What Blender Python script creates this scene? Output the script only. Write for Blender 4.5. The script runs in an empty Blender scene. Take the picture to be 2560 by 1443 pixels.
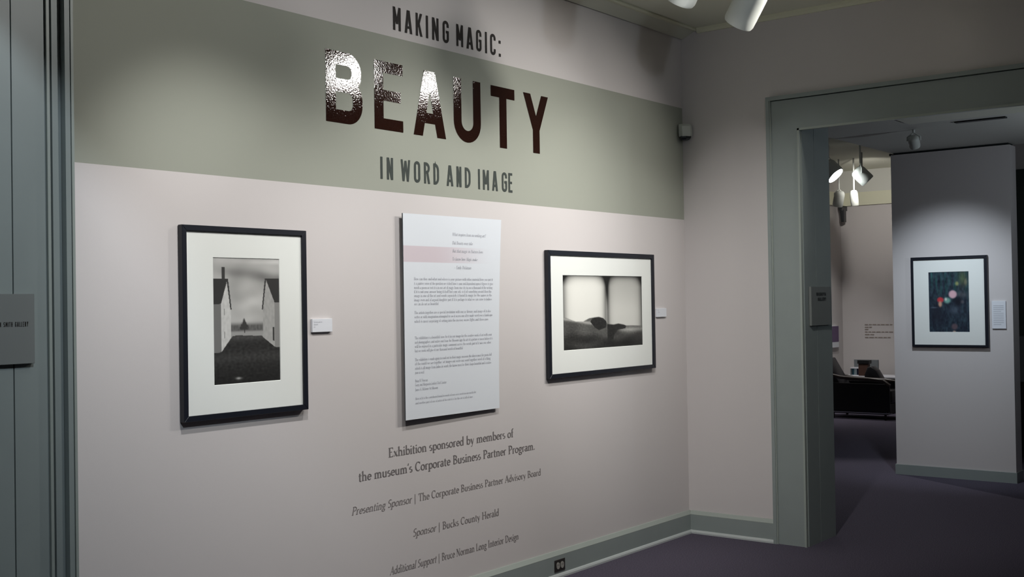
import bpy, bmesh, math, random
from mathutils import Vector, Matrix

# ---------------------------------------------------------------- reset
for _c in (bpy.data.objects, bpy.data.meshes, bpy.data.materials, bpy.data.lights, bpy.data.cameras):
    for _o in list(_c):
        _c.remove(_o)
scn = bpy.context.scene
col = scn.collection
random.seed(7)

# ---------------------------------------------------------------- camera
FPX = 2863.46
yaw, pitch, roll = (math.radians(a) for a in (38.1806, 0.7261, -0.9109))
fwd = Vector((math.cos(yaw) * math.cos(pitch), math.sin(yaw) * math.cos(pitch), math.sin(pitch)))
rgt = Vector((math.sin(yaw), -math.cos(yaw), 0))
upv = rgt.cross(fwd)
R_ = math.cos(roll) * rgt + math.sin(roll) * upv
U_ = -math.sin(roll) * rgt + math.cos(roll) * upv
cam = bpy.data.cameras.new('camera')
cam.sensor_fit = 'HORIZONTAL'
cam.sensor_width = 36.0
cam.lens = FPX / 2560 * 36.0
cam.clip_start = 0.05
camo = bpy.data.objects.new('camera', cam)
col.objects.link(camo)
m3 = Matrix((R_, U_, -fwd)).transposed()
camo.matrix_world = Matrix.Translation((-6.5395, -3.7115, 1.5)) @ m3.to_4x4()
scn.camera = camo

# ---------------------------------------------------------------- world, exposure
w = bpy.data.worlds.new('world')
scn.world = w
w.use_nodes = True
w.node_tree.nodes['Background'].inputs[0].default_value = (0.55, 0.62, 0.75, 1)
w.node_tree.nodes['Background'].inputs[1].default_value = 0.02
scn.view_settings.view_transform = 'Standard'
scn.view_settings.look = 'None'
scn.view_settings.gamma = 1
scn.view_settings.use_curve_mapping = False
scn.view_settings.exposure = 0.0

# gallery lamps, one of them added as fill: (x, y, z, target, watts, cone degrees, blend, colour, fixture kind)
WARM = (1.0, 0.965, 0.91)
COOL = (0.80, 0.90, 1.0)
NEUT = (1.0, 0.985, 0.965)
LAMPS = [
    # gallery track lamps; the two last hang in view, the others above the frame
    ((-4.15, -1.20, 2.98), (-3.58, 0, 1.42), 90, 64, 1.0, NEUT, 'first'),
    ((-3.75, -2.00, 3.08), (-4.10, 0, 2.40), 44, 104, 1.0, NEUT, 'fifth'),  # unseen fill lamp added to brighten the upper left wall
    ((-2.95, -1.20, 2.98), (-2.30, 0, 1.05), 72, 88, 1.0, NEUT, 'second'),
    ((-1.06, -2.00, 3.10), (-2.20, 0, 1.75), 112, 80, 1.0, WARM, 'third'),
    ((-0.27, -2.00, 3.135), (-1.35, 0, 1.65), 100, 78, 1.0, WARM, 'fourth'),
    ((-2.04, -1.15, 2.845), (-1.60, 0, 1.50), 22, 84, 1.0, NEUT, 'small_can'),
    ((-1.465, -1.15, 2.845), (-1.05, 0, 1.45), 32, 84, 1.0, NEUT, 'big_can'),
]

# ---------------------------------------------------------------- helpers
def lin(h):
    c = [int(h[i:i + 2], 16) / 255 for i in (0, 2, 4)]
    return tuple(x / 12.92 if x <= .04045 else ((x + .055) / 1.055) ** 2.4 for x in c) + (1,)

def mat(name, color, rough=0.6, spec=0.4, noise=0.0, scale=30, bump=0.0, bscale=200, metal=0, vcol=False):
    m = bpy.data.materials.new(name)
    m.use_nodes = True
    nt = m.node_tree
    b = nt.nodes['Principled BSDF']
    c = lin(color) if isinstance(color, str) else color
    b.inputs['Base Color'].default_value = c
    b.inputs['Roughness'].default_value = rough
    b.inputs['Specular IOR Level'].default_value = spec
    b.inputs['Metallic'].default_value = metal
    tc = nt.nodes.new('ShaderNodeTexCoord')
    if vcol:
        a = nt.nodes.new('ShaderNodeVertexColor')
        a.layer_name = 'Col'
        nt.links.new(a.outputs['Color'], b.inputs['Base Color'])
    elif noise:
        n = nt.nodes.new('ShaderNodeTexNoise')
        n.inputs['Scale'].default_value = scale
        n.inputs['Detail'].default_value = 6
        nt.links.new(tc.outputs['Object'], n.inputs['Vector'])
        r = nt.nodes.new('ShaderNodeMapRange')
        r.inputs[1].default_value = .3
        r.inputs[2].default_value = .7
        r.inputs[3].default_value = 1 - noise
        r.inputs[4].default_value = 1 + noise
        nt.links.new(n.outputs['Fac'], r.inputs[0])
        mx = nt.nodes.new('ShaderNodeVectorMath')
        mx.operation = 'SCALE'
        mx.inputs[0].default_value = c[:3]
        nt.links.new(r.outputs[0], mx.inputs['Scale'])
        nt.links.new(mx.outputs[0], b.inputs['Base Color'])
    if bump:
        n2 = nt.nodes.new('ShaderNodeTexNoise')
        n2.inputs['Scale'].default_value = bscale
        n2.inputs['Detail'].default_value = 3
        nt.links.new(tc.outputs['Object'], n2.inputs['Vector'])
        bp = nt.nodes.new('ShaderNodeBump')
        bp.inputs['Strength'].default_value = bump
        bp.inputs['Distance'].default_value = 0.002
        nt.links.new(n2.outputs['Fac'], bp.inputs['Height'])
        nt.links.new(bp.outputs[0], b.inputs['Normal'])
    return m

def emis(name, color, strength):
    m = bpy.data.materials.new(name)
    m.use_nodes = True
    b = m.node_tree.nodes['Principled BSDF']
    b.inputs['Base Color'].default_value = (.8, .8, .8, 1)
    b.inputs['Emission Color'].default_value = tuple(color) + (1,)
    b.inputs['Emission Strength'].default_value = strength
    return m

class MB:
    """collects vertices and faces for one mesh"""
    def __init__(s):
        s.v = []
        s.f = []
    def box(s, x0, x1, y0, y1, z0, z1):
        n = len(s.v)
        s.v += [(x, y, z) for z in (z0, z1) for y in (y0, y1) for x in (x0, x1)]
        s.f += [tuple(n + i for i in q) for q in ((0, 2, 3, 1), (4, 5, 7, 6), (0, 1, 5, 4), (2, 6, 7, 3), (0, 4, 6, 2), (1, 3, 7, 5))]
        return s
    def prism(s, pts, axis, a, b):
        """pts: 2D polygon; axis: extrusion axis; pts are the other two axes in xyz order"""
        n = len(s.v)
        k = len(pts)
        for t in (a, b):
            for p, q in pts:
                s.v.append({'x': (t, p, q), 'y': (p, t, q), 'z': (p, q, t)}[axis])
        s.f += [(n + i, n + (i + 1) % k, n + k + (i + 1) % k, n + k + i) for i in range(k)]
        s.f += [tuple(n + i for i in range(k))[::-1], tuple(n + k + i for i in range(k))]
        return s
    def lathe(s, prof, M=Matrix(), seg=40, close=False):
        n = len(s.v)
        for r, z in prof:
            for i in range(seg):
                a = 2 * math.pi * i / seg
                s.v.append(tuple(M @ Vector((r * math.cos(a), r * math.sin(a), z))))
        for j in range(len(prof) - 1):
            for i in range(seg):
                a, b = n + j * seg + i, n + j * seg + (i + 1) % seg
                s.f.append((a, b, b + seg, a + seg))
        if close:
            s.f.append(tuple(n + i for i in range(seg))[::-1])
            s.f.append(tuple(n + (len(prof) - 1) * seg + i for i in range(seg)))
        return s
    def tube(s, pts, r, seg=10):
        n = len(s.v)
        P = [Vector(p) for p in pts]
        for i, p in enumerate(P):
            d = (P[min(i + 1, len(P) - 1)] - P[max(i - 1, 0)]).normalized()
            a = d.orthogonal().normalized() if i == 0 else (a - d * a.dot(d)).normalized()
            b = d.cross(a)
            for k in range(seg):
                t = 2 * math.pi * k / seg
                s.v.append(tuple(p + (a * math.cos(t) + b * math.sin(t)) * r))
        for j in range(len(P) - 1):
            for k in range(seg):
                a0, b0 = n + j * seg + k, n + j * seg + (k + 1) % seg
                s.f.append((a0, b0, b0 + seg, a0 + seg))
        s.f.append(tuple(n + k for k in range(seg))[::-1])
        s.f.append(tuple(n + (len(P) - 1) * seg + k for k in range(seg)))
        return s
    def build(s, name, m, parent=None, bevel=0.0, smooth=False, seg=2):
        me = bpy.data.meshes.new(name)
        me.from_pydata(s.v, [], s.f)
        bm = bmesh.new()
        bm.from_mesh(me)
        bmesh.ops.recalc_face_normals(bm, faces=bm.faces)
        if bevel:
            bmesh.ops.bevel(bm, geom=[e for e in bm.edges], offset=bevel, segments=seg, affect='EDGES', profile=.5)
        bm.to_mesh(me)
        bm.free()
        if smooth:
            for p in me.polygons:
                p.use_smooth = True
            me.set_sharp_from_angle(angle=math.radians(40))
        me.materials.append(m)
        o = bpy.data.objects.new(name, me)
        col.objects.link(o)
        if parent:
            o.parent = parent
            o.matrix_parent_inverse = Matrix.Translation(-parent.location)
        return o

def tag(o, label=None, cat=None, group=None, kind=None):
    if label: o['label'] = label
    if cat: o['category'] = cat
    if group: o['group'] = group
    if kind: o['kind'] = kind
    return o

def thing(name, loc, label, cat, group=None):
    o = bpy.data.objects.new(name, None)
    o.empty_display_size = 0.05
    o.location = loc
    col.objects.link(o)
    return tag(o, label, cat, group)

def struct(o):
    o['kind'] = 'structure'
    return o

# ---------------------------------------------------------------- materials
WALLPINK = 'CDC8C7'
SAGE = '9B9E93'
M = {}
M['wall'] = mat('painted_wall', WALLPINK, .75, .25, bump=.08, bscale=350)
M['trim'] = mat('green_grey_trim_paint', '8E9795', .42, .45, noise=.02, scale=8)
M['trimcap'] = mat('green_grey_moulding_paint', '9CA49E', .40, .45)
M['groove'] = mat('dark_joint', '2A2F30', .8, .1)
M['shoe'] = mat('pale_grey_shoe_moulding', 'B9BFBE', .35, .5)
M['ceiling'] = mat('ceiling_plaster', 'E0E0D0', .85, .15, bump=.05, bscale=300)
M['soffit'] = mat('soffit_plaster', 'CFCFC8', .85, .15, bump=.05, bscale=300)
M['crown'] = mat('cream_crown_paint', 'D2D2C2', .5, .4)
M['cream'] = mat('cream_frieze_paint', 'DAD9C2', .6, .3)
M['carpet'] = mat('purple_grey_carpet', '56515E', .95, .05, noise=.30, scale=140, bump=.9, bscale=500)
M['black'] = mat('black_lacquer_frame', '191C25', .38, .4)
M['matboard'] = mat('white_matboard', 'ECEFEB', .8, .2)
M['board'] = mat('panel_edge_board', '54585C', .7, .2)
M['card'] = mat('white_card', 'DDE0E6', .7, .2)
M['signp'] = mat('grey_sign_plate', '7C807E', .5, .4)
M['signedge'] = mat('sign_plate_edge', '4A4E50', .6, .3)
M['ink'] = mat('grey_text_ink', '757070', .7, .2)
M['inksmall'] = mat('pale_panel_ink', 'AFB1B8', .7, .2)
M['inkdark'] = mat('charcoal_vinyl', '262220', .65, .2)
M['inkgreen'] = mat('dark_slate_vinyl', '3C423F', .65, .2)
M['beauty'] = mat('glossy_dark_brown_vinyl', '26140F', .05, .26, bump=.2, bscale=120)
M['can'] = mat('white_lamp_housing', 'C9CCC6', .45, .4)
M['reflector'] = mat('lamp_reflector', 'DDDDDD', .2, .5, metal=1)
M['plate'] = mat('dark_bronze_plate', '35322F', .4, .5, metal=.3)
M['socket'] = mat('grey_plastic_socket', '9A9892', .5, .4)
M['plastic'] = mat('white_plastic', 'B9BDB6', .45, .4)
M['lens'] = mat('dark_sensor_lens', '23272A', .2, .6)
M['leather'] = mat('black_leather', '0B0B10', .35, .5, bump=.1, bscale=80)
M['chrome'] = mat('chrome', 'C8CCD0', .15, .5, metal=1)
M['darkwood'] = mat('dark_wood', '2A201C', .4, .5)
M['whitetop'] = mat('white_table_top', 'C6C6CC', .35, .5)
M['dark'] = mat('black_metal', '0C0D10', .5, .4)
M['door'] = mat('dark_green_door_paint', '39423F', .5, .4)
M['greybox'] = mat('grey_box', '6B6F72', .7, .2)
M['purple'] = mat('mauve_print', '6C5A78', .7, .2)
M['teal'] = mat('teal_print', '3E6C7C', .6, .3)
M['paleblue'] = mat('pale_blue_print', 'AFC4C8', .6, .3)
M['navy'] = mat('dark_blue_print', '2A2A44', .6, .3)
M['brown'] = mat('brown_box', '4A342C', .6, .3)
M['vprint'] = mat('photographic_print', 'FFFFFF', .6, .3, vcol=True)
M['lampoff'] = emis('lamp_face', (1, .94, .85), 6)
M['lampon'] = emis('lamp_face_bright', (.95, 1, 1), 60)

gl = bpy.data.materials.new('picture_glass')
gl.use_nodes = True
nt = gl.node_tree
for n in list(nt.nodes):
    if n.type != 'OUTPUT_MATERIAL': nt.nodes.remove(n)
tr = nt.nodes.new('ShaderNodeBsdfTransparent')
gs = nt.nodes.new('ShaderNodeBsdfGlossy')
gs.inputs['Roughness'].default_value = .04
lw = nt.nodes.new('ShaderNodeLayerWeight')
pw_ = nt.nodes.new('ShaderNodeMath'); pw_.operation = 'POWER'; pw_.inputs[1].default_value = 5
nt.links.new(lw.outputs['Facing'], pw_.inputs[0])
fr = nt.nodes.new('ShaderNodeMath'); fr.operation = 'MULTIPLY_ADD'; fr.inputs[1].default_value = .4; fr.inputs[2].default_value = .02
nt.links.new(pw_.outputs[0], fr.inputs[0])
mx = nt.nodes.new('ShaderNodeMixShader')
nt.links.new(fr.outputs[0], mx.inputs[0])
nt.links.new(tr.outputs[0], mx.inputs[1])
nt.links.new(gs.outputs[0], mx.inputs[2])
nt.links.new(mx.outputs[0], [n for n in nt.nodes if n.type == 'OUTPUT_MATERIAL'][0].inputs[0])
M['glass'] = gl

# title wall paint: wall colour with the sage painted stripe between two heights
mw = mat('title_wall_paint', WALLPINK, .7, .3, bump=.08, bscale=350)
nt = mw.node_tree
tc = nt.nodes.new('ShaderNodeTexCoord')
sp = nt.nodes.new('ShaderNodeSeparateXYZ')
nt.links.new(tc.outputs['Object'], sp.inputs[0])
g1 = nt.nodes.new('ShaderNodeMath'); g1.operation = 'GREATER_THAN'; g1.inputs[1].default_value = 2.023
g2 = nt.nodes.new('ShaderNodeMath'); g2.operation = 'LESS_THAN'; g2.inputs[1].default_value = 2.748
g3 = nt.nodes.new('ShaderNodeMath'); g3.operation = 'MULTIPLY'
nt.links.new(sp.outputs['Z'], g1.inputs[0]); nt.links.new(sp.outputs['Z'], g2.inputs[0])
nt.links.new(g1.outputs[0], g3.inputs[0]); nt.links.new(g2.outputs[0], g3.inputs[1])
mc = nt.nodes.new('ShaderNodeMix'); mc.data_type = 'RGBA'
mc.inputs[6].default_value = lin(WALLPINK); mc.inputs[7].default_value = lin(SAGE)
nt.links.new(g3.outputs[0], mc.inputs[0])
nt.links.new(mc.outputs[2], nt.nodes['Principled BSDF'].inputs['Base Color'])
M['titlewall'] = mw

# ---------------------------------------------------------------- the shell
CZ = 3.25      # ceiling height
struct(MB().box(-9, 9.2, -7.2, 3.0, -.1, 0).build('floor', M['carpet']))
struct(MB().box(-9, 9.2, -7.2, 3.0, CZ, CZ + .1).build('ceiling', M['ceiling']))
struct(MB().box(-5.6, 0.0, 0, .15, 0, CZ).build('wall_title', M['titlewall']))
OPY = -2.45     # far (right) side of the end doorway
we = MB().box(0, .40, -.81, 3.0, 0, CZ).box(0, .40, OPY, -.81, 2.716, CZ).box(0, .40, -7.2, OPY, 0, CZ)
struct(we.build('wall_end', M['wall']))
# the wall the camera looks past: short return on the left, header, far side
wc = MB().box(-5.6, -4.47, -.13, 0, 0, CZ).box(-5.0, -4.47, -4.6, -.13, 2.74, CZ).box(-5.0, -4.47, -7.2, -4.6, 0, CZ)
struct(wc.build('wall_entry', M['wall']))
struct(MB().box(-9, -5.6, 0, .15, 0, CZ).build('wall_lobby', M['wall']))
struct(MB().box(-9.1, -9, -7.2, .15, 0, CZ).build('wall_rear', M['wall']))
struct(MB().box(-9, 9.2, -7.3, -7.2, 0, CZ).build('wall_right', M['wall']))
struct(MB().box(.4, 9.2, 2.52, 2.7, 0, CZ).build('wall_far_left', M['wall']))
struct(MB().box(8.8, 9.0, -7.2, 2.52, 0, CZ).build('wall_far', M['wall']))
struct(MB().box(5.0, 5.15, -7.2, .05, 0, CZ).build('wall_side_room', M['wall']))
# dropped soffit behind the doorway with the free-standing partition under it
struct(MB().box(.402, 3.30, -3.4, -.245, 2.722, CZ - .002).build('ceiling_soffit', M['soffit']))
pw = struct(MB().box(3.107, 3.28, -1.202, -.244, .006, 2.704).build('wall_partition', M['wall']))
struct(MB().box(3.125, 3.262, -1.185, -.262, 2.700, 2.7225).build('trim_shadow_gap', M['groove']))
struct(MB().prism([(-.236, 0), (-.236, .084), (-1.21, .084), (-1.21, 0)], 'x', 3.095, 3.29).build('baseboard_partition', M['trim']))
struct(MB().box(3.107, 3.30, -.2445, -.232, 2.7, 2.718).build('trim_soffit_lip', M['groove']))

# crown on the title wall: sloping cove, bead and ceiling strip; bead on the end wall
struct(MB().prism([(0, 3.20), (-.012, 3.195), (-.10, 3.236), (-.10, CZ), (0, CZ)], 'x', -4.47, 0).build('trim_cove', M['crown']))
struct(MB().prism([(-.10, 3.232), (-.118, 3.232), (-.124, 3.24), (-.118, CZ), (-.10, CZ)], 'x', -4.47, -.012).build('trim_cove_bead', M['cream']))
struct(MB().prism([(0, 3.218), (-.012, 3.218), (-.022, 3.232), (-.022, CZ), (0, CZ)], 'y', -7.2, -.125).build('trim_end_crown', M['cream']))

# baseboards (board, moulded cap, pale shoe)
def baseboard(side, along, a, b, sgn):
    """profile in (offset from wall, z)"""
    root = None
    prof = [(0, .004), (.022, .004), (.022, .118), (0, .118)]
    cap = [(0, .118), (.022, .118), (.0225, .121), (.019, .126), (.008, .142), (0, .143)]
    shoe = [(.0215, 0), (.034, 0), (.034, .010), (.029, .019), (.0215, .022)]
    out = None
    for nm, pr, mm in (('baseboard_' + side, prof, 'trim'), ('cap_moulding', cap, 'trimcap'), ('shoe_moulding', shoe, 'shoe')):
        pts = [(sgn * p, q) for p, q in pr]
        mb = MB()
        mb.prism(pts, along, a, b)
        o = mb.build(nm, M[mm], out)
        if out is None:
            out = struct(o)
    return out
baseboard('title', 'x', -4.45, -.0, -1)
baseboard('end', 'y', -.605, -.018, -1)

# ---------------------------------------------------------------- end doorway (casing round the opening, boarded jamb)
d = struct(MB().box(-.022, 0, -.806, -.632, .0, 2.53).build('door_1', M['trim']))
MB().box(-.036, 0, -.625, -.603, 0, 2.74).build('back_band', M['trim'], d)
MB().box(-.036, 0, OPY - .21, -.625, 2.716, 2.74).build('back_band', M['trim'], d)
MB().box(-.030, 0, -.6320, -.625, 0, 2.717).build('back_band_bead', M['trimcap'], d)
MB().box(-.022, 0, OPY - .2, -.632, 2.53, 2.711).build('head_casing', M['trim'], d)
MB().box(-.008, 0, OPY - .2, -.6255, 2.710, 2.7165).build('joint', M['groove'], d)
MB().box(-.028, .0, -.815, -.803, 0, 2.53).build('inner_bead', M['trimcap'], d)
MB().box(-.028, .0, OPY, -.803, 2.518, 2.531).build('inner_bead', M['trimcap'], d)
MB().box(-.022, 0, OPY - .2, OPY - .004, 0, 2.53).build('side_casing', M['trim'], d)
MB().box(0, .172, -.820, -.81, 0, 2.716).build('jamb_board', M['trim'], d)
MB().box(.176, .405, -.820, -.81, 0, 2.716).build('jamb_board', M['trim'], d)
MB().box(0, .405, OPY, OPY + .01, 0, 2.716).build('jamb_board', M['trim'], d)
MB().box(0, .405, OPY, -.81, 2.704, 2.716).build('head_board', M['trim'], d)

# near doorway on the left: boarded jamb and stepped casing edge
J = -.15
d = struct(MB().box(-4.621, -4.506, J, -.13, 0, 2.74).build('door_2', M['trim']))
MB().box(-5.6, -4.6255, J, -.13, 0, 2.74).build('jamb_board', M['trim'], d)
MB().box(-4.505, -4.4945, J - .010, -.10, 0, 2.74).build('bead', M['trimcap'], d)
MB().box(-4.4905, -4.460, J - .016, -.10, 0, 2.74).build('casing_edge', M['trim'], d)
MB().box(-4.4945, -4.4905, J - .004, -.10, 0, 2.74).build('joint', M['groove'], d)
MB().box(-4.459, -4.441, J - .043, -.06, 0, 2.74).build('back_band', M['trim'], d)
MB().box(-4.4385, -4.429, J - .046, -.06, 0, 2.74).build('bead', M['trimcap'], d)
MB().box(-4.4415, -4.438, J - .036, -.06, 0, 2.74).build('joint', M['groove'], d)

# ---------------------------------------------------------------- frieze in the far room, side-room door
fr_ = struct(MB().box(4.2, 8.8, 2.47, 2.52, 2.765, 2.945).build('trim_frieze_left', M['cream']))
struct(MB().box(8.75, 8.8, -7.2, 2.47, 2.765, 2.945).build('trim_frieze_far', M['cream']))
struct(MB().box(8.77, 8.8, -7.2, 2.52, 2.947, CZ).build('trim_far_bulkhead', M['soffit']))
d = struct(MB().box(4.975, 5.0, -.84, -.30, 0, 2.68).build('door_3', M['door']))
MB().box(4.965, 5.0, -2.2, -.30, 2.55, 2.69).build('head_casing', M['door'], d)
MB().box(4.985, 5.0, -2.1, -.845, 0, 2.55).build('door_leaf', M['dark'], d)

# ---------------------------------------------------------------- lettering engine
def arc(cx, cy, rx, ry, a0, a1, n=10):
    return [(cx + rx * math.cos(math.radians(a0 + (a1 - a0) * i / n)), cy + ry * math.sin(math.radians(a0 + (a1 - a0) * i / n))) for i in range(n + 1)]

PRIM = [0]
def strip(pts, wf, V, F, closed=False):
    """mitred ribbon along pts; wf(tx,ty) gives the full width"""
    n = len(pts)
    if n < 2: return
    PRIM[0] = (PRIM[0] + 1) % 12
    base = len(V)
    for i in range(n):
        if closed:
            p0, p1 = pts[(i - 1) % n], pts[(i + 1) % n]
        else:
            p0, p1 = pts[max(i - 1, 0)], pts[min(i + 1, n - 1)]
        tx, ty = p1[0] - p0[0], p1[1] - p0[1]
        L = math.hypot(tx, ty) or 1
        tx /= L; ty /= L
        k = 1.0
        if 0 < i < n - 1 or closed:
            a = pts[(i - 1) % n]; b = pts[i]
            sx, sy = b[0] - a[0], b[1] - a[1]
            l2 = math.hypot(sx, sy) or 1
            k = 1 / max(.35, (sx * tx + sy * ty) / l2)
        h = wf(tx, ty) / 2 * k
        V.append((pts[i][0] - ty * h, pts[i][1] + tx * h, PRIM[0]))
        V.append((pts[i][0] + ty * h, pts[i][1] - tx * h, PRIM[0]))
    m = n if closed else n - 1
    for i in range(m):
        a = base + 2 * i
        b = base + 2 * ((i + 1) % n)
        F.append((a, a + 1, b + 1, b))

def poly(pts, V, F):
    b = len(V)
    PRIM[0] = (PRIM[0] + 1) % 12
    V += [(p[0], p[1], PRIM[0]) for p in pts]
    F.append(tuple(range(b, b + len(pts))))

def sans(ch, wd, t):
    """condensed grotesque capital, height 1, width wd, stroke t -> (verts, faces)"""
    V, F = [], []
    h = t / 2
    W = lambda tx, ty: t
    def bar(x0, x1, y0, y1): poly([(x0, y0), (x1, y0), (x1, y1), (x0, y1)], V, F)
    def para(xa, ya, xb, yb, tt): poly([(xa - tt / 2, ya), (xa + tt / 2, ya), (xb + tt / 2, yb), (xb - tt / 2, yb)], V, F)
    r = min((wd - t) / 2, .30)
    if ch == 'I': bar(0, wd, 0, 1)
    elif ch == ':':
        bar(0, wd, 0, t * .95); bar(0, wd, .62, .62 + t * .95)
    elif ch == 'E':
        bar(0, t, 0, 1); bar(t, wd, 0, t * .9); bar(t, wd, 1 - t * .9, 1); bar(t, wd * .92, .5 - t * .4, .5 + t * .45)
    elif ch == 'T':
        bar(0, wd, 1 - t * .95, 1); bar(wd / 2 - h, wd / 2 + h, 0, 1 - t * .95)
    elif ch == 'N':
        bar(0, t, 0, 1); bar(wd - t, wd, 0, 1); para(h * 1.1, 1, wd - h * 1.1, 0, t * 1.1)
    elif ch == 'M':
        bar(0, t, 0, 1); bar(wd - t, wd, 0, 1)
        para(h, 1, wd / 2, .28, t); para(wd - h, 1, wd / 2, .28, t)
    elif ch == 'W':
        q = t * .95
        para(q / 2, 1, wd * .27, 0, q); para(wd / 2, .95, wd * .27, 0, q); para(wd / 2, .95, wd * .73, 0, q); para(wd - q / 2, 1, wd * .73, 0, q)
    elif ch == 'A':
        q = t * 1.08
        para(q / 2, 0, wd / 2 - q * .12, 1, q); para(wd - q / 2, 0, wd / 2 + q * .12, 1, q)
        bar(wd * .25, wd * .75, .20, .20 + t * .85)
    elif ch == 'Y':
        q = t * 1.05
        para(q / 2, 1, wd / 2, .40, q); para(wd - q / 2, 1, wd / 2, .40, q); bar(wd / 2 - h, wd / 2 + h, 0, .43)
    elif ch == 'K':
        bar(0, t, 0, 1); para(t * .9, .38, wd - t * .55, 1, t * 1.05); para(wd - t * .5, 0, wd * .42, .58, t * 1.05)
    elif ch == 'U':
        strip([(h, 1)] + arc(wd / 2, r + h, wd / 2 - h, r, 180, 360, 16) + [(wd - h, 1)], W, V, F)
    elif ch == 'O':
        strip(arc(wd / 2, 1 - r - h, wd / 2 - h, r, 0, 180, 14) + arc(wd / 2, r + h, wd / 2 - h, r, 180, 360, 14), W, V, F, True)
    elif ch == 'C':
        strip([(wd - h, .70)] + arc(wd / 2, 1 - r - h, wd / 2 - h, r, 0, 180, 14) + arc(wd / 2, r + h, wd / 2 - h, r, 180, 360, 14) + [(wd - h, .30)], W, V, F)
    elif ch == 'G':
        strip([(wd - h, .70)] + arc(wd / 2, 1 - r - h, wd / 2 - h, r, 0, 180, 14) + arc(wd / 2, r + h, wd / 2 - h, r, 180, 360, 14) + [(wd - h, .5)], W, V, F)
        bar(wd * .5, wd, .5 - t * .45, .5 + t * .45)
    elif ch in 'BRPD':
        bar(0, t, 0, 1)
        if ch == 'D':
            rr = min(wd - t, .32)
            strip([(t * .9, 1 - h)] + arc(wd - h - rr * .8, 1 - h - rr, rr * .8, rr, 90, 0, 10) + arc(wd - h - rr * .8, h + rr, rr * .8, rr, 0, -90, 10) + [(t * .9, h)], W, V, F)
        else:
            mid = .53
            rr = (1 - h - mid) / 2 * .95
            strip([(t * .9, 1 - h)] + arc(wd - h - rr * 1.0 - wd * .03, 1 - h - rr, rr, rr, 90, 0, 10) + arc(wd - h - rr - wd * .03, mid + rr, rr, rr, 0, -90, 10) + [(t * .9, mid)], W, V, F)
            if ch == 'B':
                r2 = (mid - h) / 2 * .85
                strip([(t * .9, mid)] + arc(wd - h - r2, mid - r2, r2, r2, 90, 0, 10) + arc(wd - h - r2, h + r2, r2, r2, 0, -90, 10) + [(t * .9, h)], W, V, F)
            if ch == 'R':
                para(wd - t * .55, 0, wd * .55, mid, t * 1.05)
    return V, F

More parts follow.
